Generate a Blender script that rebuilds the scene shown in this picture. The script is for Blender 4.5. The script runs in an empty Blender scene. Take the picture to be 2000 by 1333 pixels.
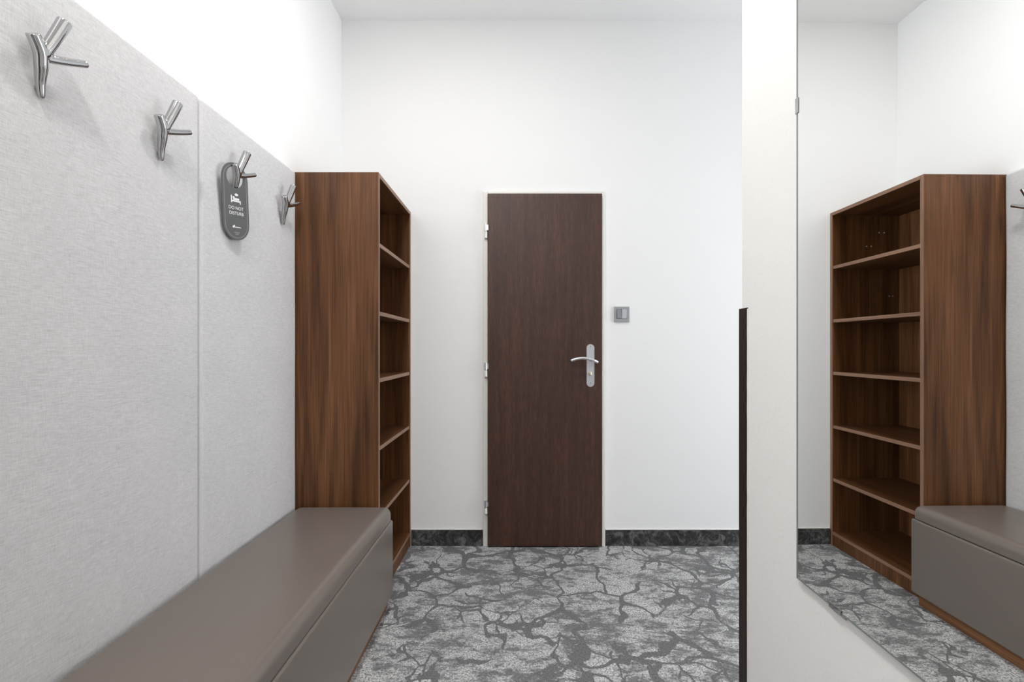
import bpy, bmesh, math, random
from mathutils import Vector, Matrix

scene = bpy.context.scene
C = scene.collection
random.seed(7)

# ------------------------------------------------------------------ camera
F_PX = 901.3                      # focal length in pixels of the 2000 px frame
EYE = 1.1218
VX, VY = 1014.4, 680.1            # vanishing point of the depth direction
cam_d = bpy.data.cameras.new('camera')
cam = bpy.data.objects.new('camera', cam_d)
C.objects.link(cam)
cam.location = (0, 0, EYE)
cam.rotation_euler = (math.radians(90), 0, 0)
cam_d.sensor_fit = 'HORIZONTAL'
cam_d.sensor_width = 36.0
cam_d.lens = F_PX * 36.0 / 2000.0
cam_d.shift_x = -(VX - 1000.0) / 2000.0
cam_d.shift_y = (VY - 666.5) / 2000.0
cam_d.clip_start = 0.02
scene.camera = cam

# ------------------------------------------------------------------ sky
world = bpy.data.worlds.new('overcast_sky')
scene.world = world
world.use_nodes = True
bg = world.node_tree.nodes['Background']
bg.inputs['Color'].default_value = (0.93, 0.965, 1.0, 1)
bg.inputs['Strength'].default_value = 5.7

# ------------------------------------------------------------------ lights and exposure
def area(name, loc, rot, sx, sy, power, col=(1, 1, 1), portal=False, spread=180):
    d = bpy.data.lights.new(name, 'AREA')
    d.shape = 'RECTANGLE'
    d.size, d.size_y = sx, sy
    d.energy = power
    d.color = col
    d.spread = math.radians(spread)
    if portal:
        d.cycles.is_portal = True
    o = bpy.data.objects.new(name, d)
    C.objects.link(o)
    o.location = loc
    o.rotation_euler = rot
    return o

R90 = math.radians(90)
area('ceiling_light_hall', (-0.28, 1.40, 2.972), (0, 0, 0), 0.18, 0.18, 10, (1.0, 0.985, 0.965))
area('ceiling_light_entry', (-0.45, 0.0, 2.972), (0, 0, 0), 0.18, 0.18, 21, (1.0, 0.985, 0.965))
area('sky_portal_right', (3.29, 1.50, 1.35), (R90, 0, R90), 1.90, 1.60, 1, portal=True)

vs = scene.view_settings
vs.view_transform = 'Standard'
vs.look = 'None'
vs.exposure = 0.32
vs.gamma = 1.0
vs.use_curve_mapping = False
scene.cycles.max_bounces = 12
scene.cycles.diffuse_bounces = 8
scene.cycles.glossy_bounces = 6

# ------------------------------------------------------------------ room numbers
D = 2.62            # back wall
XL = -1.010         # left wall
ZC = 2.984          # ceiling
XF = 3.20           # far right wall of the room behind the partition
YN = -1.60          # wall behind the camera
YAW = 0.0087        # slight skew of the partition carrying the mirror
MX, MY = 0.5909, 1.441
XS = -0.616         # shelf front
YS = 2.020          # shelf near side
XP = -0.975         # face of the padded panels

# ------------------------------------------------------------------ node helpers
def mat(name):
    m = bpy.data.materials.new(name)
    m.use_nodes = True
    nt = m.node_tree
    return m, nt, nt.nodes['Principled BSDF']

def nd(nt, kind, **kw):
    n = nt.nodes.new(kind)
    for k, v in kw.items():
        if k in n.inputs:
            n.inputs[k].default_value = v
        else:
            setattr(n, k, v)
    return n

def lk(nt, a, b):
    nt.links.new(a, b)

def coords(nt, scale=(1, 1, 1), rnd=0.0):
    tc = nd(nt, 'ShaderNodeTexCoord')
    mp = nd(nt, 'ShaderNodeMapping')
    mp.inputs['Scale'].default_value = scale
    if rnd:
        oi = nd(nt, 'ShaderNodeObjectInfo')
        ad = nd(nt, 'ShaderNodeVectorMath', operation='ADD')
        ml = nd(nt, 'ShaderNodeMath', operation='MULTIPLY')
        ml.inputs[1].default_value = rnd
        lk(nt, oi.outputs['Random'], ml.inputs[0])
        lk(nt, tc.outputs['Object'], ad.inputs[0])
        lk(nt, ml.outputs[0], ad.inputs[1])
        lk(nt, ad.outputs[0], mp.inputs['Vector'])
    else:
        lk(nt, tc.outputs['Object'], mp.inputs['Vector'])
    return mp.outputs['Vector']

def noise(nt, vec, scale, detail=2, rough=0.5, dist=0.0):
    n = nd(nt, 'ShaderNodeTexNoise')
    n.inputs['Scale'].default_value = scale
    n.inputs['Detail'].default_value = detail
    n.inputs['Roughness'].default_value = rough
    n.inputs['Distortion'].default_value = dist
    lk(nt, vec, n.inputs['Vector'])
    return n.outputs['Fac']

def ramp(nt, fac, stops, interp='LINEAR'):
    r = nd(nt, 'ShaderNodeValToRGB')
    r.color_ramp.interpolation = interp
    els = r.color_ramp.elements
    while len(els) < len(stops):
        els.new(0.5)
    for e, (p, c) in zip(els, stops):
        e.position = p
        e.color = c if len(c) == 4 else (*c, 1)
    lk(nt, fac, r.inputs['Fac'])
    return r.outputs['Color']

def math_(nt, op, a, b=None, clamp=False):
    n = nd(nt, 'ShaderNodeMath', operation=op)
    n.use_clamp = clamp
    for i, v in enumerate((a, b)):
        if v is None:
            continue
        if isinstance(v, (int, float)):
            n.inputs[i].default_value = v
        else:
            lk(nt, v, n.inputs[i])
    return n.outputs[0]

def mixc(nt, fac, a, b, mode='MIX'):
    n = nd(nt, 'ShaderNodeMix', data_type='RGBA', blend_type=mode)
    for key, v in (('Factor', fac), ('A', a), ('B', b)):
        sock = [s for s in n.inputs if s.name == key and (s.type == 'VALUE' if key == 'Factor' else s.type == 'RGBA')][0]
        if isinstance(v, (int, float)):
            sock.default_value = v
        elif isinstance(v, tuple):
            sock.default_value = v if len(v) == 4 else (*v, 1)
        else:
            lk(nt, v, sock)
    return [s for s in n.outputs if s.type == 'RGBA'][0]

def bump(nt, bsdf, height, strength, dist):
    b = nd(nt, 'ShaderNodeBump')
    b.inputs['Strength'].default_value = strength
    b.inputs['Distance'].default_value = dist
    lk(nt, height, b.inputs['Height'])
    lk(nt, b.outputs['Normal'], bsdf.inputs['Normal'])

def plain(name, col, rough=0.5, metal=0.0, spec=0.5, grain=0.0):
    m, nt, b = mat(name)
    v = coords(nt)
    n = noise(nt, v, 40, 3)
    c2 = tuple(min(1, c * (1 - grain)) for c in col)
    lk(nt, mixc(nt, n, tuple(col), c2), b.inputs['Base Color'])
    b.inputs['Roughness'].default_value = rough
    b.inputs['Metallic'].default_value = metal
    b.inputs['Specular IOR Level'].default_value = spec
    return m

# ------------------------------------------------------------------ materials
def wall_paint(name, col, strength=0.12, scale=260):
    m, nt, b = mat(name)
    v = coords(nt)
    big = noise(nt, v, 1.3, 2)
    lk(nt, mixc(nt, big, tuple(col), tuple(c * 0.985 for c in col)), b.inputs['Base Color'])
    b.inputs['Roughness'].default_value = 0.85
    b.inputs['Specular IOR Level'].default_value = 0.25
    bump(nt, b, noise(nt, v, scale, 3, 0.6), strength, 0.0015)
    return m

M_WALL = wall_paint('white wall paint', (0.87, 0.87, 0.87))
M_PIER = wall_paint('white rolled plaster', (0.88, 0.875, 0.86), 0.35, 130)
M_CEIL = wall_paint('white ceiling paint', (0.87, 0.87, 0.87), 0.05)

def carpet(name, light, dark, scale=1.0, vert=False):
    m, nt, b = mat(name)
    tc = nd(nt, 'ShaderNodeTexCoord')
    v0 = tc.outputs['Object']
    # slow warp so the veins wander
    wn = nd(nt, 'ShaderNodeTexNoise')
    wn.inputs['Scale'].default_value = 5.0 * scale
    wn.inputs['Detail'].default_value = 2.5
    lk(nt, v0, wn.inputs['Vector'])
    sub = nd(nt, 'ShaderNodeVectorMath', operation='SUBTRACT')
    lk(nt, wn.outputs['Color'], sub.inputs[0])
    sub.inputs[1].default_value = (0.5, 0.5, 0.5)
    scl = nd(nt, 'ShaderNodeVectorMath', operation='SCALE')
    lk(nt, sub.outputs[0], scl.inputs[0])
    scl.inputs['Scale'].default_value = 0.26 / scale
    add = nd(nt, 'ShaderNodeVectorMath', operation='ADD')
    lk(nt, v0, add.inputs[0])
    lk(nt, scl.outputs[0], add.inputs[1])
    vw = add.outputs[0]

    def veins(s, w):
        vo = nd(nt, 'ShaderNodeTexVoronoi', feature='DISTANCE_TO_EDGE')
        vo.inputs['Scale'].default_value = s * scale
        lk(nt, vw, vo.inputs['Vector'])
        wid = math_(nt, 'MULTIPLY', noise(nt, v0, 6 * scale, 2), w * 2)
        return math_(nt, 'SUBTRACT', 1.0, math_(nt, 'DIVIDE', vo.outputs['Distance'], wid), clamp=True)
    v1 = veins(4.2, 0.060)
    v2 = veins(8.0, 0.060)
    msk1 = ramp(nt, noise(nt, v0, 2.6 * scale, 2), [(0.41, (0, 0, 0)), (0.50, (1, 1, 1))])
    msk = ramp(nt, noise(nt, v0, 3.4 * scale, 1), [(0.50, (0, 0, 0)), (0.58, (1, 1, 1))])
    v1 = math_(nt, 'MULTIPLY', v1, msk1)
    v2 = math_(nt, 'MULTIPLY', v2, msk)
    vein = math_(nt, 'MAXIMUM', v1, v2)
    # ragged rim: yarn-sized noise eats into the vein edge
    rag = math_(nt, 'MULTIPLY', math_(nt, 'SUBTRACT', noise(nt, v0, 90, 3, 0.7), 0.5), 0.9)
    vein = ramp(nt, math_(nt, 'ADD', vein, rag), [(0.16, (0, 0, 0)), (0.30, (1, 1, 1))])
    # blotches, drawn out a little to one side
    mp = nd(nt, 'ShaderNodeMapping')
    mp.inputs['Scale'].default_value = (0.7, 1.35, 1.0)
    mp.inputs['Rotation'].default_value = (0, 0, 0.4)
    lk(nt, v0, mp.inputs['Vector'])
    bl = noise(nt, mp.outputs['Vector'], 13.0 * scale, 9, 0.78, 0.25)
    big = noise(nt, v0, 3.0 * scale, 2)
    mid = noise(nt, mp.outputs['Vector'], 55.0 * scale, 4, 0.7, 0.4)
    sp = noise(nt, v0, 150, 3, 0.8)
    bl = math_(nt, 'ADD', math_(nt, 'MULTIPLY', bl, 0.75), math_(nt, 'MULTIPLY', big, 0.25))
    bl = math_(nt, 'ADD', bl, math_(nt, 'MULTIPLY', math_(nt, 'SUBTRACT', mid, 0.5), 0.22))
    bl = math_(nt, 'ADD', bl, math_(nt, 'MULTIPLY', math_(nt, 'SUBTRACT', sp, 0.5), 0.16))
    blot = ramp(nt, bl, [(0.475, (0, 0, 0)), (0.555, (1, 1, 1))])
    dk = math_(nt, 'MAXIMUM', math_(nt, 'MULTIPLY', vein, 0.97), math_(nt, 'MULTIPLY', blot, 0.90))
    # yarn speckle
    spk = ramp(nt, sp, [(0.41, (0, 0, 0)), (0.57, (1, 1, 1))])
    lightc = mixc(nt, spk, tuple(c * 0.34 for c in light), tuple(c * 1.30 for c in light))
    darkc = mixc(nt, spk, tuple(c * 0.78 for c in dark), tuple(c * 1.22 for c in dark))
    col = mixc(nt, dk, lightc, darkc)
    lk(nt, col, b.inputs['Base Color'])
    b.inputs['Roughness'].default_value = 1.0
    b.inputs['Specular IOR Level'].default_value = 0.1
    h = math_(nt, 'ADD', math_(nt, 'MULTIPLY', sp, 0.6), math_(nt, 'MULTIPLY', dk, -0.35))
    bump(nt, b, h, 0.6, 0.004)
    return m

M_CARPET = carpet('patterned grey carpet', (0.50, 0.50, 0.50), (0.140, 0.140, 0.142))
def skirting():
    m, nt, b = mat('dark carpet skirting')
    v = coords(nt)
    n = noise(nt, v, 16, 8, 0.72, 1.1)
    y = noise(nt, coords(nt, (1, 1, 0.25)), 260, 2, 0.7)
    f = math_(nt, 'ADD', n, math_(nt, 'MULTIPLY', math_(nt, 'SUBTRACT', y, 0.5), 0.25))
    lk(nt, ramp(nt, f, [(0.38, (0.028, 0.028, 0.028)), (0.50, (0.058, 0.058, 0.058)), (0.64, (0.165, 0.165, 0.165))]), b.inputs['Base Color'])
    b.inputs['Roughness'].default_value = 1.0
    b.inputs['Specular IOR Level'].default_value = 0.1
    bump(nt, b, y, 0.5, 0.003)
    return m
M_SKIRT = skirting()

def wood(name, along, stops, fine=0.35, rough=0.42, sc=1.0, spec=0.30, fleck=0.016):
    m, nt, b = mat(name)
    def S(a, c):
        s = [a, a, a]
        s['xyz'.index(along)] = c
        return tuple(s)
    v = coords(nt, S(1.0, 0.055), 3.7)
    n1 = noise(nt, v, 26 * sc, 4, 0.55, 0.5)
    vv = coords(nt, S(1.0, 0.10), 2.3)
    n3 = noise(nt, vv, 6 * sc, 3, 0.5, 1.2)
    f = math_(nt, 'ADD', math_(nt, 'MULTIPLY', n1, 0.62), math_(nt, 'MULTIPLY', n3, 0.38))
    base = ramp(nt, f, stops)
    vf = coords(nt, S(1.0, fleck), 1.9)
    n2 = noise(nt, vf, 170 * sc, 3, 0.6)
    st = ramp(nt, n2, [(0.35, (1 - fine,) * 3), (0.60, (1.08,) * 3)])
    lk(nt, mixc(nt, 1.0, base, st, 'MULTIPLY'), b.inputs['Base Color'])
    b.inputs['Roughness'].default_value = rough
    b.inputs['Specular IOR Level'].default_value = spec
    bump(nt, b, n2, 0.10, 0.001)
    return m

WAL = [(0.30, (0.055, 0.020, 0.007)), (0.43, (0.098, 0.039, 0.014)), (0.54, (0.140, 0.058, 0.022)), (0.68, (0.205, 0.092, 0.040))]
M_WALV = wood('walnut veneer upright grain', 'z', WAL)
M_WALH = wood('walnut veneer level grain', 'y', WAL)
M_WEDGE = wood('light-baked walnut edge band', 'z', [(0.3, (0.18, 0.095, 0.058)), (0.7, (0.28, 0.160, 0.105))], 0.15)  # front edges facing the light: their extra brightness is baked into the colour
M_WEDGEH = wood('light-baked walnut edge band level', 'y', [(0.3, (0.18, 0.095, 0.058)), (0.7, (0.28, 0.160, 0.105))], 0.15)
M_WENGE = wood('dark wenge veneer', 'z', [(0.30, (0.042, 0.015, 0.008)), (0.50, (0.064, 0.024, 0.013)), (0.70, (0.094, 0.038, 0.021))], 0.50, 0.48, 2.2, 0.55, 0.045)
M_DARKSTRIP = wood('dark brown laminate', 'z', [(0.3, (0.018, 0.011, 0.009)), (0.7, (0.032, 0.019, 0.014))], 0.2, 0.55)

def fabric():
    m, nt, b = mat('light grey woven upholstery')
    vh = coords(nt, (1, 0.07, 1.0))
    vv = coords(nt, (1, 1.0, 0.12))
    h = noise(nt, vh, 620, 2, 0.6)
    u = noise(nt, vv, 620, 2, 0.6)
    cl = noise(nt, coords(nt), 6, 4, 0.6)
    f = math_(nt, 'ADD', math_(nt, 'MULTIPLY', h, 0.6), math_(nt, 'MULTIPLY', u, 0.4))
    col = ramp(nt, f, [(0.34, (0.485, 0.478, 0.482)), (0.50, (0.575, 0.568, 0.573)), (0.66, (0.65, 0.643, 0.648))])
    col = mixc(nt, 1.0, col, ramp(nt, cl, [(0.3, (0.95, 0.95, 0.955)), (0.7, (1, 1, 1))]), 'MULTIPLY')
    lk(nt, col, b.inputs['Base Color'])
    b.inputs['Roughness'].default_value = 0.95
    b.inputs['Specular IOR Level'].default_value = 0.15
    b.inputs['Sheen Weight'].default_value = 0.15
    bump(nt, b, f, 0.25, 0.0010)
    return m
M_FABRIC = fabric()

def leather():
    m, nt, b = mat('taupe leatherette')
    v = coords(nt)
    n = noise(nt, v, 5, 3)
    lk(nt, mixc(nt, n, (0.153, 0.126, 0.110), (0.166, 0.139, 0.123)), b.inputs['Base Color'])
    b.inputs['Roughness'].default_value = 0.31
    b.inputs['Specular IOR Level'].default_value = 0.5
    bump(nt, b, noise(nt, v, 500, 3, 0.6), 0.12, 0.0008)
    return m
M_LEATHER = leather()

M_CHROME = plain('polished chrome', (0.50, 0.50, 0.505), 0.05, 1.0)
M_STEEL = plain('brushed satin steel', (0.80, 0.81, 0.83), 0.40, 1.0, grain=0.1)
M_BRASS = plain('pale brass knob', (0.80, 0.74, 0.55), 0.3, 0.6)
M_FRAME = plain('cream white door frame enamel', (0.80, 0.78, 0.735), 0.4)
M_WHITEPL = plain('white plastic', (0.82, 0.81, 0.79), 0.4)
M_SILVER = plain('silver grey plastic', (0.36, 0.37, 0.385), 0.38, 0.3)
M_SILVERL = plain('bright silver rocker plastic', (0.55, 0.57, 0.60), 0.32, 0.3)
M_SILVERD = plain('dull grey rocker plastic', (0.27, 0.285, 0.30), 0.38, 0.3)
M_DARKHOLE = plain('dark recess', (0.02, 0.02, 0.02), 0.7)
M_CARD = plain('charcoal card', (0.095, 0.097, 0.100), 0.45)
M_PRINT = plain('white print', (0.80, 0.80, 0.80), 0.5)
M_PRINTG = plain('grey print', (0.36, 0.36, 0.36), 0.5)
M_MIRROR = plain('mirror silvering', (0.92, 0.93, 0.915), 0.0, 1.0)
M_GLASSEDGE = plain('green grey glass edge', (0.20, 0.22, 0.205), 0.2)
M_CAULK = plain('white acrylic sealant', (0.80, 0.78, 0.75), 0.7, grain=0.08)
M_GAP = plain('raw chipboard sliver', (0.30, 0.19, 0.14), 0.8, grain=0.5)

# ------------------------------------------------------------------ mesh helpers
def link(o, parent=None):
    C.objects.link(o)
    if parent is not None:
        o.parent = parent
    return o

def obj_bm(name, bm, mats, parent=None, smooth=False, loc=None, rot=None):
    me = bpy.data.meshes.new(name)
    bmesh.ops.recalc_face_normals(bm, faces=bm.faces[:])
    bm.to_mesh(me)
    bm.free()
    for m in (mats if isinstance(mats, (list, tuple)) else [mats]):
        me.materials.append(m)
    if smooth:
        for p in me.polygons:
            p.use_smooth = True
    o = bpy.data.objects.new(name, me)
    if loc is not None:
        o.location = loc
    if rot is not None:
        o.rotation_euler = rot
    return link(o, parent)

def empty(name, loc=(0, 0, 0), rot=(0, 0, 0)):
    o = bpy.data.objects.new(name, None)
    o.empty_display_size = 0.05
    o.location = loc
    o.rotation_euler = rot
    return link(o)

def tag(o, label=None, cat=None, group=None, kind=None):
    if label:
        o['label'] = label
    if cat:
        o['category'] = cat
    if group:
        o['group'] = group
    if kind:
        o['kind'] = kind
    return o

def add_box(bm, x0, x1, y0, y1, z0, z1, bev=0.0, seg=2):
    r = bmesh.ops.create_cube(bm, size=1.0)
    vs_ = r['verts']
    for v in vs_:
        v.co = Vector((x0 + (v.co.x + 0.5) * (x1 - x0), y0 + (v.co.y + 0.5) * (y1 - y0), z0 + (v.co.z + 0.5) * (z1 - z0)))
    if bev > 0:
        es = list({e for v in vs_ for e in v.link_edges})
        bmesh.ops.bevel(bm, geom=es, offset=bev, segments=seg, profile=0.5, affect='EDGES')

def box(name, x0, x1, y0, y1, z0, z1, m, parent=None, bev=0.0, seg=2, kind=None):
    bm = bmesh.new()
    add_box(bm, x0, x1, y0, y1, z0, z1, bev, seg)
    o = obj_bm(name, bm, m, parent)
    if kind:
        o['kind'] = kind
    return o

def cushion_bm(hx, hy, hz, r, n=14, seg=5, crown=(0, 0, 0), fn=None):
    """A dense rounded box centred on the origin; crown swells each pair of faces."""
    bm = bmesh.new()
    def axis(h):
        edge = [math.tan(math.radians(45 * i / seg)) * r for i in range(seg + 1)]   # 0..r
        lo = [-h + r - e for e in reversed(edge)]
        mid = [-h + r + (2 * h - 2 * r) * i / n for i in range(1, n)]
        hi = [h - r + e for e in edge]
        return lo + mid + hi
    ax = [axis(hx), axis(hy), axis(hz)]
    hh = (hx, hy, hz)
    cache = {}
    def vert(p):
        k = tuple(round(c, 6) for c in p)
        if k not in cache:
            q = Vector(p)
            inner = Vector([max(-hh[i] + r, min(hh[i] - r, q[i])) for i in range(3)])
            d = q - inner
            if d.length > 1e-9:
                q = inner + d.normalized() * r
            w = [1 - (p[i] / hh[i]) ** 2 for i in range(3)]
            for i in range(3):
                j, k2 = (i + 1) % 3, (i + 2) % 3
                if crown[i] and p[i] > hh[i] - 1e-6:
                    g = (max(0, w[j]) ** 0.5) * (max(0, w[k2]) ** 0.5)
                    q[i] += math.copysign(crown[i] * g, p[i])
            if fn:
                q = fn(q)
            cache[k] = bm.verts.new(q)
        return cache[k]
    for i in range(3):
        j, k = (i + 1) % 3, (i + 2) % 3
        for s in (-1, 1):
            A, B = ax[j], ax[k]
            for a in range(len(A) - 1):
                for b_ in range(len(B) - 1):
                    quad = []
                    for (u, w) in ((A[a], B[b_]), (A[a + 1], B[b_]), (A[a + 1], B[b_ + 1]), (A[a], B[b_ + 1])):
                        p = [0, 0, 0]
                        p[i] = s * hh[i]
                        p[j], p[k] = u, w
                        quad.append(vert(p))
                    if len(set(quad)) == 4:
                        bm.faces.new(quad)
    return bm

def tube_bm(bm, pts, radii, n=20, cap=True, squash=None):
    """Swept circle along pts; flat caps."""
    pts = [Vector(p) for p in pts]
    rings = []
    up = None
    for i, p in enumerate(pts):
        t = (pts[min(i + 1, len(pts) - 1)] - pts[max(i - 1, 0)]).normalized()
        if up is None:
            up = Vector((0, 1, 0)) if abs(t.y) < 0.9 else Vector((0, 0, 1))
        a = t.cross(up).normalized()
        b_ = a.cross(t).normalized()
        up = b_
        ring = []
        for k in range(n):
            th = 2 * math.pi * k / n
            ring.append(bm.verts.new(p + (a * math.cos(th) + b_ * math.sin(th)) * radii[i]))
        rings.append(ring)
    for r0, r1 in zip(rings, rings[1:]):
        for k in range(n):
            bm.faces.new((r0[k], r0[(k + 1) % n], r1[(k + 1) % n], r1[k]))
    if cap:
        bm.faces.new(rings[0][::-1])
        bm.faces.new(rings[-1])

def bez(p0, p1, p2, n=8):
    p0, p1, p2 = Vector(p0), Vector(p1), Vector(p2)
    return [(1 - t) ** 2 * p0 + 2 * (1 - t) * t * p1 + t * t * p2 for t in [i / n for i in range(n + 1)]]

def extrude_outline(bm, outer, y0, y1, holes=()):
    """Outline in (x, z) with optional holes, between y0 and y1."""
    edges = []
    for loop in (outer,) + tuple(holes):
        vs_ = [bm.verts.new((p[0], y0, p[1])) for p in loop]
        for i in range(len(vs_)):
            edges.append(bm.edges.new((vs_[i], vs_[(i + 1) % len(vs_)])))
    r = bmesh.ops.triangle_fill(bm, use_beauty=True, use_dissolve=False, edges=edges)
    faces = [g for g in r['geom'] if isinstance(g, bmesh.types.BMFace)]
    e = bmesh.ops.extrude_face_region(bm, geom=faces)
    for g in e['geom']:
        if isinstance(g, bmesh.types.BMVert):
            g.co.y = y1

def stadium(w, h, n=16, inset=0.0, cx=0.0, cz=0.0):
    """Vertical capsule outline."""
    r = w / 2 - inset
    zt = h / 2 - w / 2
    pts = []
    for i in range(n + 1):
        a = math.pi * i / n
        pts.append((cx + r * math.cos(a), cz + zt + r * math.sin(a)))
    for i in range(n + 1):
        a = math.pi + math.pi * i / n
        pts.append((cx + r * math.cos(a), cz - zt + r * math.sin(a)))
    return pts

# ------------------------------------------------------------------ the room
T = 0.12
tag(box('floor', XL - T, XF + T, YN - T, D + T, -0.10, 0.0, M_CARPET), 'grey carpet with pale mottled patches and darker branching veins', 'floor', kind='structure')
tag(box('ceiling', XL - T, XF + T, YN - T, D + T, ZC, ZC + 0.10, M_CEIL), 'plain white ceiling above the brown door', 'ceiling', kind='structure')
tag(box('wall_back', XL - T, XF + T, D, D + T, 0, ZC, M_WALL), 'white wall around the dark brown door', 'wall', kind='structure')
tag(box('wall_left', XL - T, XL, YN, D, 0, ZC, M_WALL), 'bright white wall above the grey padded panels', 'wall', kind='structure')

def wall_with_window(name, axis, pos, thick, a0, a1, w0, w1, z0, z1, m):
    bm = bmesh.new()
    for (u0, u1, q0, q1) in ((a0, w0, 0, ZC), (w1, a1, 0, ZC), (w0, w1, 0, z0), (w0, w1, z1, ZC)):
        if axis == 'x':
            add_box(bm, pos, pos + thick, u0, u1, q0, q1)
        else:
            add_box(bm, u0, u1, pos, pos + thick, q0, q1)
    o = obj_bm(name, bm, m)
    o['kind'] = 'structure'
    return o

tag(wall_with_window('wall_far_right', 'x', XF, T, YN, D, 0.55, 2.45, 0.55, 2.15, M_WALL), 'white window wall of the room beyond the partition', 'wall')
tag(box('wall_front', XL - T, XF + T, YN - T, YN, 0, ZC, M_WALL), 'white wall behind the viewer', 'wall', kind='structure')

# partition that carries the mirror; its free end is clad with a dark board up to shoulder height
part_mat = Matrix.Rotation(YAW, 4, 'Z')
WX = 0.010                         # wall face lies behind the mirror face
def py(px, x=None):                # depth along the partition of an image column
    xx = (MX + WX) if x is None else x
    y = 1.2
    for _ in range(30):
        xx2 = xx - math.tan(YAW) * (y - MY)
        y = F_PX * xx2 / (px - VX)
    return y
Y_END_UP, Y_STRIP0, Y_STRIP1 = py(1449.5), py(1460.5), py(1444)
Z_STRIP = EYE + (VY - 602) * py(1455) / F_PX
def L(y):
    return (y - MY) / math.cos(YAW)
bm = bmesh.new()
add_box(bm, WX, WX + T, L(YN), L(Y_STRIP0) - 0.002, 0, Z_STRIP)
add_box(bm, WX, WX + T, L(YN), L(Y_END_UP), Z_STRIP, ZC, 0.0)
o = obj_bm('wall_right', bm, M_PIER, loc=(MX, MY, 0), rot=(0, 0, YAW))
tag(o, 'white plastered partition wall that carries the mirror', 'wall', kind='structure')

strip = empty('wall_end_board', (MX, MY, 0), (0, 0, YAW))
tag(strip, 'narrow dark brown board clad on the free end of the mirror wall', 'board')
box('board', WX - 0.0015, WX + T, L(Y_STRIP0), L(Y_STRIP1), 0.0, Z_STRIP, M_DARKSTRIP, strip, 0.001, 1)
# uneven filler along the joint between board and plaster
bm = bmesh.new()
zz = 0.002
prev = None
while zz < Z_STRIP:
    w = 0.0032 + 0.0018 * random.random()
    j = 0.0006 * random.uniform(-1, 1)
    a = bm.verts.new((WX - 0.0012, L(Y_STRIP0) - w + j, zz))
    b_ = bm.verts.new((WX - 0.0020, L(Y_STRIP0) + 0.0004 + j, zz))
    c_ = bm.verts.new((WX + 0.004, L(Y_STRIP0) - w + j, zz))
    if prev:
        bm.faces.new((prev[0], prev[1], b_, a))
        bm.faces.new((prev[2], prev[0], a, c_))
    prev = (a, b_, c_)
    if zz > Z_STRIP - 0.004:
        break
    zz = min(zz + 0.022 + 0.02 * random.random(), Z_STRIP - 0.003)
obj_bm('filler_joint', bm, M_CAULK, strip)

# windows that let the daylight in
def window(name, axis, pos, a0, a1, z0, z1, label):
    t = empty(name, (0, 0, 0))
    tag(t, label, 'window', kind='structure')
    w, d = 0.06, 0.05
    def bar(nm, u0, u1, q0, q1):
        if axis == 'x':
            box(nm, pos, pos + d, u0, u1, q0, q1, M_WHITEPL, t, 0.004, 1)
        else:
            box(nm, u0, u1, pos, pos + d, q0, q1, M_WHITEPL, t, 0.004, 1)
    bar('window_stile', a0, a0 + w, z0, z1)
    bar('window_stile', a1 - w, a1, z0, z1)
    bar('window_rail', a0 + w, a1 - w, z0, z0 + w)
    bar('window_rail', a0 + w, a1 - w, z1 - w, z1)
    mid = (a0 + a1) / 2
    bar('window_mullion', mid - 0.03, mid + 0.03, z0 + w, z1 - w)
window('window_1', 'x', XF + 0.03, 0.55, 2.45, 0.55, 2.15, 'white framed window beyond the partition')

# unseen door, added behind the viewer to put dark reflections in the chrome
d2 = empty('added_door', (-0.20, YN, 0))
tag(d2, 'dark brown door added behind the viewer for chrome reflections', 'door', kind='structure')
box('door_leaf', -0.45, 0.45, 0.001, 0.030, 0.008, 2.02, M_WENGE, d2, 0.002, 2)
box('frame_jamb', -0.50, -0.452, 0.001, 0.016, 0.0, 2.07, M_FRAME, d2, 0.003, 2)
box('frame_jamb', 0.452, 0.50, 0.001, 0.016, 0.0, 2.07, M_FRAME, d2, 0.003, 2)
box('frame_head', -0.452, 0.452, 0.001, 0.016, 2.022, 2.07, M_FRAME, d2, 0.003, 2)

# skirting strips of dark carpet with a white bead on top
S = F_PX / D
def bx(px):
    return (px - VX) / S
def bz(py_):
    return EYE + (VY - py_) / S
for x0, x1, lab in ((XS + 0.004, bx(943.0), 'short dark carpet skirting between the shelf and the door'),
                    (bx(1182.5), XF, 'long dark carpet skirting right of the door')):
    t = empty('baseboard_back', ((x0 + x1) / 2, D, 0))
    tag(t, lab, 'baseboard', kind='structure')
    cx = (x0 + x1) / 2
    box('skirting_strip', x0 - cx, x1 - cx, -0.010, -0.0005, 0.0, 0.090, M_SKIRT, t, 0.002, 1)
    box('sealant_bead', x0 - cx, x1 - cx, -0.007, -0.0005, 0.090, 0.095, M_CAULK, t, 0.0015, 1)

# ------------------------------------------------------------------ door
DX0, DX1 = bx(953.5), bx(1174.0)
DZ1 = bz(381.5)
door = empty('door_1', ((DX0 + DX1) / 2, D, 0))
tag(door, 'dark brown wooden door in a white steel frame', 'door', kind='structure')
hw = (DX1 - DX0) / 2
fl, fr, ft = bx(944.0) - bx(953.5), bx(1181.0) - bx(1174.0), bz(375.8) - DZ1
box('door_leaf', -hw, hw, -0.030, -0.004, 0.008, DZ1, M_WENGE, door, 0.002, 2)
box('frame_jamb', -hw + fl, -hw - 0.0015, -0.016, -0.0005, 0.0, DZ1 + ft, M_FRAME, door, 0.003, 2)
box('frame_jamb', hw + 0.0015, hw + fr, -0.016, -0.0005, 0.0, DZ1 + ft, M_FRAME, door, 0.003, 2)
box('frame_head', -hw - 0.0015, hw + 0.0015, -0.016, -0.0005, DZ1 + 0.002, DZ1 + ft, M_FRAME, door, 0.003, 2)
box('threshold_gap', -hw, hw, -0.006, -0.0005, 0.0, 0.008, M_DARKHOLE, door)
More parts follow.
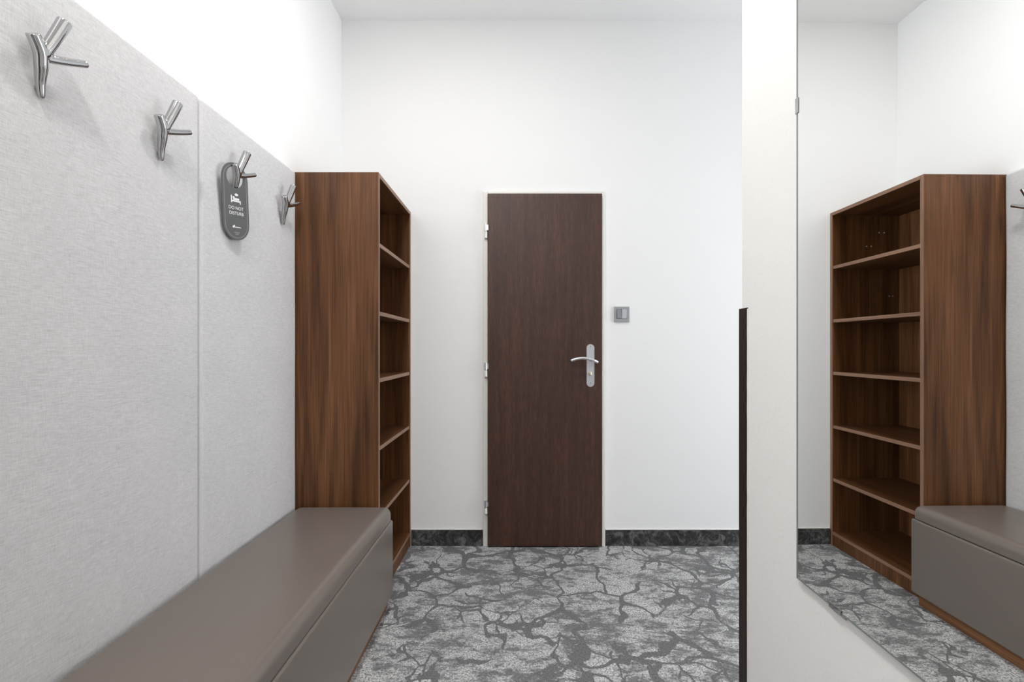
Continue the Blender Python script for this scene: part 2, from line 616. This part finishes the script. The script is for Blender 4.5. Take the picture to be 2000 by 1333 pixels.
for y0, y1 in ((440, 468), (708.5, 736), (975.5, 1001)):
    zt, zb = bz(y0), bz(y1)
    xc = bx(949.5) - (DX0 + DX1) / 2
    bm = bmesh.new()
    zm = zb + (zt - zb) * 0.48
    tube_bm(bm, [(xc, -0.026, zm), (xc, -0.026, zt)], [0.0085, 0.0085], 16)
    add_box(bm, xc, xc + 0.014, -0.0325, -0.0300, zm + 0.006, zt - 0.006)
    h = obj_bm('hinge', bm, M_STEEL, door)
    bm = bmesh.new()
    tube_bm(bm, [(xc, -0.026, zb), (xc, -0.026, zb + 0.002), (xc, -0.026, zm - 0.002)], [0.0065, 0.0088, 0.0088], 16)
    add_box(bm, xc - 0.004, xc + 0.004, -0.026, -0.010, zb + 0.004, zm - 0.004)
    obj_bm('hinge_cap', bm, M_WHITEPL, h)
# handle set
cx = (DX0 + DX1) / 2
pc, pz = bx(1151.5) - cx, bz(714)
bm = bmesh.new()
extrude_outline(bm, stadium(bx(1159) - bx(1144), bz(672.8) - bz(755.2), 18), 0.0, -0.006)
bmesh.ops.bevel(bm, geom=[e for e in bm.edges if len(e.link_faces) == 2 and e.calc_face_angle(0) > 1.0 and e.verts[0].co.y < -0.005 and e.verts[1].co.y < -0.005], offset=0.0018, segments=2, affect='EDGES')
plate = obj_bm('handle_plate', bm, M_STEEL, door, loc=(pc, -0.030, pz))
for zs in (bz(677.5), bz(747.5)):
    bm = bmesh.new()
    tube_bm(bm, [(0, 0, 0), (0, -0.0012, 0)], [0.0040, 0.0034], 16)
    s_ = obj_bm('screw', bm, M_STEEL, plate, loc=(0, -0.006, zs - pz))
    bm = bmesh.new()
    add_box(bm, -0.0026, 0.0026, -0.0016, -0.0010, -0.0008, 0.0008)
    add_box(bm, -0.0008, 0.0008, -0.0016, -0.0010, -0.0026, 0.0026)
    obj_bm('screw_slot', bm, M_DARKHOLE, plate, loc=(0, -0.006, zs - pz))
lev = [(1163.0, 707.2, 0.036), (1157.5, 704.8, 0.047), (1152, 702.8, 0.050), (1143.6, 700.4, 0.053), (1134.5, 699.4, 0.054), (1125.5, 700.2, 0.053), (1118.5, 702.0, 0.051), (1112.3, 704.4, 0.048)]
bm = bmesh.new()
pts = [(bx(a) - cx, -0.030 - d, bz(b_)) for a, b_, d in lev]
fine = []
for i in range(len(pts) - 1):
    for k in range(4):
        t = k / 4
        p0, p1, p2, p3 = (Vector(pts[max(i - 1, 0)]), Vector(pts[i]), Vector(pts[i + 1]), Vector(pts[min(i + 2, len(pts) - 1)]))
        fine.append(0.5 * (2 * p1 + (p2 - p0) * t + (2 * p0 - 5 * p1 + 4 * p2 - p3) * t * t + (3 * p1 - p0 - 3 * p2 + p3) * t ** 3))
fine.append(Vector(pts[-1]))
tube_bm(bm, fine, [0.0078] * len(fine), 20)
lever = obj_bm('lever_handle', bm, M_STEEL, door, smooth=True)
bm = bmesh.new()
tube_bm(bm, [(bx(1153) - cx, -0.036, bz(703.4)), (bx(1153) - cx, -0.082, bz(703.4))], [0.0095, 0.0085], 20)
obj_bm('handle_neck', bm, M_STEEL, lever)
bm = bmesh.new()
tx, tz = bx(1151.5) - cx, bz(729.5)
tube_bm(bm, [(tx, -0.036, tz), (tx, -0.042, tz)], [0.0115, 0.0105], 24)
turn = obj_bm('lock_rose', bm, M_STEEL, door)
bm = cushion_bm(0.0075, 0.009, 0.011, 0.006, 4, 4)
obj_bm('thumb_turn', bm, M_BRASS, turn, smooth=True, loc=(tx - 0.003, -0.050, tz))

# ------------------------------------------------------------------ light switch
sx, sz = bx(1213.5), bz(614.3)
sw = empty('light_switch', (sx, D, sz))
tag(sw, 'square silver grey light switch on the wall right of the door', 'switch')
h = 14.6 / S
bm = bmesh.new()
extrude_outline(bm, [(-h, -h), (h, -h), (h, h), (-h, h)], 0.0, -0.011, ([(-0.029, -0.026), (0.029, -0.026), (0.029, 0.029), (-0.029, 0.029)],))
obj_bm('switch_frame', bm, M_SILVER, sw)
box('switch_base', -0.030, 0.030, -0.006, -0.0005, -0.027, 0.030, M_SILVERD, sw)
def rocker(x0, x1, m, tilt):
    bm = bmesh.new()
    add_box(bm, x0, x1, -0.015, -0.006, -0.0245, 0.0275, 0.001, 1)
    for v in bm.verts:
        if v.co.y < -0.012:
            v.co.y += tilt * v.co.z / 0.027
    obj_bm('rocker', bm, m, sw)
rocker(-0.0275, -0.001, M_SILVERD, 0.0022)
rocker(0.0005, 0.0275, M_SILVERL, -0.0022)

# ------------------------------------------------------------------ shelf unit
sh = empty('shelf_unit', (XS, (YS + D) / 2, 0))
tag(sh, 'tall open walnut shelf unit with five shelves beside the bench', 'shelf')
ys0, ys1 = YS - (YS + D) / 2, D - 0.002 - (YS + D) / 2
XB = XL + 0.002 - XS
ZT = 1.892
th = 0.018
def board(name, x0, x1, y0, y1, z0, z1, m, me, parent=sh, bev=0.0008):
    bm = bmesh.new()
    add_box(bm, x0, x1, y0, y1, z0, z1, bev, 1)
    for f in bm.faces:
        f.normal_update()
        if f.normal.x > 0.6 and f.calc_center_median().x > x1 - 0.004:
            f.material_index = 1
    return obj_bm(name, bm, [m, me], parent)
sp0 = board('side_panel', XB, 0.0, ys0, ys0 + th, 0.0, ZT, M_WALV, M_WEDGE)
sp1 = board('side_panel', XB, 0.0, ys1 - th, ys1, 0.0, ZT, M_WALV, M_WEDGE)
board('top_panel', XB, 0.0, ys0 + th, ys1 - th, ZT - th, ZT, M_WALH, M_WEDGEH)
board('back_panel', XB, XB + 0.008, ys0 + th, ys1 - th, 0.06, ZT - th, M_WALV, M_WALV)
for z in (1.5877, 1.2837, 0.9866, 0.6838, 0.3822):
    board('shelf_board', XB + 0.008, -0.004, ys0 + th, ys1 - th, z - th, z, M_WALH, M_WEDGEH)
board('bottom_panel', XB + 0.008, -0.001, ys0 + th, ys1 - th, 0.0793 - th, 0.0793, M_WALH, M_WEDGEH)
board('plinth', -0.019, -0.003, ys0 + th, ys1 - th, 0.0, 0.0793 - th, M_WALV, M_WALV)
for (x, z) in ((-0.915, 1.778), (-0.885, 1.778), (-0.813, 1.70), (-0.840, 1.70), (-0.964, 1.417), (-0.944, 1.417)):
    bm = bmesh.new()
    tube_bm(bm, [(0, 0, 0), (0, -0.003, 0)], [0.004, 0.003], 12)
    obj_bm('shelf_pin', bm, M_STEEL, sp1, loc=(x - XS, ys1 - th, z))

# ------------------------------------------------------------------ padded wall panels
Y_SEAM = 1.4095
def panel(name, y0, y1, label, wob, fx):
    cx_, cy, z0, z1 = (XL + 0.001 + XP + fx) / 2, (y0 + y1) / 2, 0.30, ZT + 0.003
    hx, hy, hz = (XP + fx - XL - 0.001) / 2, (y1 - y0) / 2, (z1 - z0) / 2
    def fn(q):
        if q.x > 0:                                   # hand-stretched cloth is never dead straight
            q.y += wob * math.sin(q.z * 9 + 1) * (q.y / hy)
            q.x += 0.0006 * math.sin(q.z * 7) * math.sin(q.y * 11)
        return q
    bm = cushion_bm(hx, hy, hz, 0.0165, 18, 6, (0.0035, 0, 0), fn)
    return tag(obj_bm(name, bm, M_FABRIC, smooth=True, loc=(cx_, cy, (z0 + z1) / 2)), label, 'panel', 'padded fabric panels behind the hooks')
panel('upholstered_panel', 0.80, Y_SEAM - 0.0006, 'grey fabric padded panel with two bare hooks, farther from the shelf', 0.0003, 0.0)
panel('upholstered_panel', Y_SEAM + 0.0006, YS - 0.002, 'grey fabric padded panel behind the door hanger, touching the shelf', 0.0012, -0.002)

# ------------------------------------------------------------------ bench
XBF = -0.550
by0, by1 = 0.80, YS - 0.006
bench = empty('storage_bench', ((XP + XBF) / 2, (by0 + by1) / 2, 0))
tag(bench, 'long taupe leatherette storage bench with padded lid along the panels', 'bench')
hx = (XBF - XP - 0.006) / 2
hy = (by1 - by0) / 2
LT = 0.0560                                          # lid thickness
def lid_fn(q):
    q.z = max(q.z, 0.075 - LT)                       # lower part of the rounded block is cut flat at the seam
    return q
lid = obj_bm('seat_lid', cushion_bm(hx - 0.0025, hy, 0.075, 0.031, 18, 9, (0.0, 0.0, 0.004), lid_fn), M_LEATHER, bench, smooth=True, loc=(0.0010, 0, 0.3775 + LT - 0.075))
lid.data.set_sharp_from_angle(angle=math.radians(50))
body = obj_bm('bench_body', cushion_bm(hx - 0.0005, hy - 0.001, (0.3735 - 0.050) / 2, 0.009, 14, 5, (0.0025, 0.001, 0)), M_LEATHER, bench, smooth=True, loc=(0.0030, 0, (0.3735 + 0.050) / 2))
box('plinth', -hx + 0.01, hx - 0.0175, -hy + 0.02, hy - 0.02, 0.0, 0.052, M_WALH, bench, 0.001, 1)

# ------------------------------------------------------------------ coat hooks
def hook_mesh():
    bm = bmesh.new()
    J = Vector((0.030, 0, 0))                       # local: x out of the wall, y along it, z up; origin on the panel
    def sweep(pts, r0, r1, p=1.0):
        n = len(pts) - 1
        tube_bm(bm, pts, [r0 + (r1 - r0) * (i / n) ** p for i in range(n + 1)], 26)
    tip = Vector((0.0085, 0.012, -0.075))
    # one bowed stem: from the tip that rests on the panel up to the short near prong
    A = J + Vector((0.002, -0.027, 0.025))
    ctrl = [tip, Vector((0.0130, 0.006, -0.050)), Vector((0.0215, -0.001, -0.024)), J + Vector((-0.002, -0.009, 0.000)), A]
    rad = [0.0060, 0.0085, 0.0112, 0.0120, 0.0116]
    pts, rr = [], []
    for i in range(4):
        p0, p1, p2, p3 = ctrl[max(i - 1, 0)], ctrl[i], ctrl[i + 1], ctrl[min(i + 2, 4)]
        for k in range(6 if i < 3 else 7):
            t = k / 6
            pts.append(0.5 * (2 * p1 + (p2 - p0) * t + (2 * p0 - 5 * p1 + 4 * p2 - p3) * t * t + (3 * p1 - p0 - 3 * p2 + p3) * t ** 3))
            rr.append(rad[i] + (rad[i + 1] - rad[i]) * t)
    tube_bm(bm, pts, rr, 26)
    bmesh.ops.create_uvsphere(bm, u_segments=16, v_segments=10, radius=0.0060, matrix=Matrix.Translation(tip))
    sweep(bez(J - Vector((0.004, 0.006, 0.010)), J + Vector((0.006, 0.006, 0.028)), J + Vector((0.016, 0.022, 0.081)), 12), 0.0105, 0.0128)
    sweep(bez(J - Vector((0.004, 0.008, 0.008)), J + Vector((0.004, 0.022, 0.000)), J + Vector((0.015, 0.070, 0.024)), 12), 0.0105, 0.0076, 0.4)
    tube_bm(bm, [(0.0005, 0.009, -0.060), (0.010, 0.009, -0.060)], [0.0050, 0.0050], 18)        # fixing stud behind the stem
    me = bpy.data.meshes.new('hook_raw')
    bm.to_mesh(me)
    bm.free()
    o = bpy.data.objects.new('hook_raw', me)
    C.objects.link(o)
    rm = o.modifiers.new('r', 'REMESH')
    rm.mode = 'VOXEL'
    rm.voxel_size = 0.0011
    rm.use_smooth_shade = True
    sm = o.modifiers.new('s', 'SMOOTH')
    sm.factor = 0.5
    sm.iterations = 16
    bpy.context.view_layer.update()
    dg = bpy.context.evaluated_depsgraph_get()
    out = bpy.data.meshes.new_from_object(o.evaluated_get(dg))
    bpy.data.objects.remove(o)
    for p in out.polygons:
        p.use_smooth = True
    out.materials.clear()
    out.materials.append(M_CHROME)
    out.name = 'coat_hook'
    return out
HM = hook_mesh()
HZ = 1.706
for y, lab in ((0.931, 'largest chrome branching coat hook, nearest the viewer'),
               (1.243, 'bare chrome coat hook just before the panel seam'),
               (1.562, 'chrome coat hook carrying the dark door hanger'),
               (1.885, 'chrome coat hook right beside the walnut shelf')):
    o = bpy.data.objects.new('coat_hook', HM)
    C.objects.link(o)
    o.location = (XP + 0.002, y - 0.012, HZ)
    tag(o, lab, 'hook', 'branching chrome hooks on the padded panels')

# ------------------------------------------------------------------ door hanger
CW, CH = 0.108, 0.252
hang = empty('door_hanger', (-0.9500, 1.545, 1.737 - CH / 2))
hang.rotation_mode = 'XYZ'
# local axes: x across the card, z up, -y towards the viewer's side
m3 = Matrix.Rotation(math.radians(90 - 12), 3, 'Z') @ Matrix.Rotation(math.radians(4.0), 3, 'X') @ Matrix.Rotation(math.radians(-7.0), 3, 'Y')
hang.rotation_euler = m3.to_euler()
tag(hang, 'dark grey do not disturb door hanger on the third hook', 'sign')
hc = CH / 2 - 0.047
circ = [(0.034 * math.cos(2 * math.pi * i / 36), hc + 0.034 * math.sin(2 * math.pi * i / 36)) for i in range(36)]
bm = bmesh.new()
extrude_outline(bm, stadium(CW, CH, 20), 0.0012, -0.0008, (circ,))
obj_bm('card', bm, M_CARD, hang)
def ring(name, outer, inner, m, y):
    bm = bmesh.new()
    a = [bm.verts.new((p[0], y, p[1])) for p in outer]
    b_ = [bm.verts.new((p[0], y, p[1])) for p in inner]
    n = len(a)
    for i in range(n):
        bm.faces.new((a[i], a[(i + 1) % n], b_[(i + 1) % n], b_[i]))
    return obj_bm(name, bm, m, hang)
def stad_in(d):
    return stadium(CW - 2 * d, CH - 2 * d, 20)
ring('border_line', stad_in(0.0075), stad_in(0.0086), M_PRINTG, -0.0011)

def text(name, s, size, x, z, m, shear=0.0):
    cu = bpy.data.curves.new(name, 'FONT')
    cu.body = s
    cu.size = size
    cu.align_x = 'CENTER'
    cu.shear = shear
    cu.extrude = 0.0001
    t = bpy.data.objects.new(name, cu)
    C.objects.link(t)
    bpy.context.view_layer.update()
    me = bpy.data.meshes.new_from_object(t.evaluated_get(bpy.context.evaluated_depsgraph_get()))
    bpy.data.objects.remove(t)
    me.materials.clear()
    me.materials.append(m)
    o = bpy.data.objects.new(name, me)
    link(o, hang)
    o.location = (x, -0.0011, z)
    o.rotation_euler = (R90, 0, 0)
    return o
def zf(f):
    return CH / 2 - f * CH
text('lettering', 'DO NOT', 0.0152, 0, zf(0.600), M_PRINT)
text('lettering', 'DISTURB', 0.0152, 0.001, zf(0.668), M_PRINT)
def poly(name, loops, m):
    bm = bmesh.new()
    for lp in loops:
        bm.faces.new([bm.verts.new((p[0], -0.0012, p[1])) for p in lp])
    return obj_bm(name, bm, m, hang)
def rect(x0, x1, z0, z1):
    return [(x0, z0), (x1, z0), (x1, z1), (x0, z1)]
def ell(cx_, cz, rx, rz, n=18):
    return [(cx_ + rx * math.cos(2 * math.pi * i / n), cz + rz * math.sin(2 * math.pi * i / n)) for i in range(n)]
zb = zf(0.50)
poly('bed_icon', [rect(-0.020, -0.016, zb - 0.004, zb + 0.020), rect(-0.016, 0.017, zb, zb + 0.0045), rect(0.016, 0.020, zb - 0.006, zb + 0.006),
                  rect(-0.011, 0.014, zb + 0.0055, zb + 0.0125), ell(-0.009, zb + 0.0135, 0.0045, 0.004), ell(0.003, zb + 0.0235, 0.0075, 0.0042)], M_PRINT)
# script logo: a thick initial running out into a thin line of joined letters
zl = zf(0.825)
sc = [ell(-0.013, zl, 0.0050, 0.0036), ell(-0.0095, zl + 0.003, 0.0020, 0.0036)]
for i in range(7):
    sc.append(ell(-0.0055 + i * 0.0033, zl - 0.0008, 0.0015, 0.0016, 10))
sc.append(rect(-0.008, 0.019, zl - 0.0022, zl - 0.0013))
poly('script_logo', sc, M_PRINT)
sm = []
for r_, (w0, w1) in enumerate(((-0.011, 0.011), (-0.006, 0.006))):
    x = w0
    while x < w1:
        sm.append(rect(x, x + 0.0012, zf(0.905) - r_ * 0.0055, zf(0.905) - r_ * 0.0055 + 0.0030))
        x += 0.0021
poly('small_print', sm, M_PRINTG)

# ------------------------------------------------------------------ mirror
mir = empty('wall_mirror', (MX, MY, 0), (0, 0, YAW))
tag(mir, 'tall frameless mirror with chrome clips on the right wall', 'mirror')
YM = L(py(1556.0, MX))
YM0 = L(0.30)
ZM0, ZM1 = EYE - (1130 - VY) * py(1557, MX) / F_PX, 2.12
bm = bmesh.new()
add_box(bm, 0.0, 0.005, YM0, YM, ZM0, ZM1, 0.0)
for f in bm.faces:
    f.normal_update()
    if f.normal.x > -0.9:
        f.material_index = 1
obj_bm('mirror_pane', bm, [M_MIRROR, M_GLASSEDGE], mir)
box('polished_rim', -0.0003, 0.0049, YM - 0.0042, YM + 0.0004, ZM0 - 0.0004, ZM1, M_GLASSEDGE, mir)
box('polished_rim', -0.0003, 0.0049, YM0, YM - 0.0042, ZM0 - 0.0004, ZM0 + 0.0026, M_GLASSEDGE, mir)
box('spacer_rail', 0.0055, WX - 0.0003, YM0 + 0.05, YM - 0.05, ZM0 + 0.05, ZM1 - 0.05, M_WHITEPL, mir)
def clip(yc, zc, along):
    bm = bmesh.new()
    hl = 0.0165
    if along == 'z':
        add_box(bm, -0.0018, WX - 0.0002, yc + 0.0003, yc + 0.0030, zc - hl, zc + hl, 0.0006, 2)
        add_box(bm, WX - 0.0022, WX - 0.0004, yc + 0.0030, yc + 0.0140, zc - hl, zc + hl, 0.0006, 2)
        add_box(bm, -0.0020, -0.0003, yc - 0.0070, yc + 0.0030, zc - hl, zc + hl, 0.0006, 2)
    else:
        add_box(bm, -0.0018, WX - 0.0002, yc - hl, yc + hl, zc - 0.0030, zc - 0.0003, 0.0006, 2)
        add_box(bm, WX - 0.0022, WX - 0.0004, yc - hl, yc + hl, zc - 0.0120, zc - 0.0030, 0.0006, 2)
        add_box(bm, -0.0020, -0.0003, yc - hl, yc + hl, zc - 0.0030, zc + 0.0070, 0.0006, 2)
    obj_bm('mirror_clip', bm, M_CHROME, mir)
clip(YM, EYE + (VY - 208) * py(1556, MX) / F_PX, 'z')
clip(L(py(1632, MX)), ZM0, 'y')
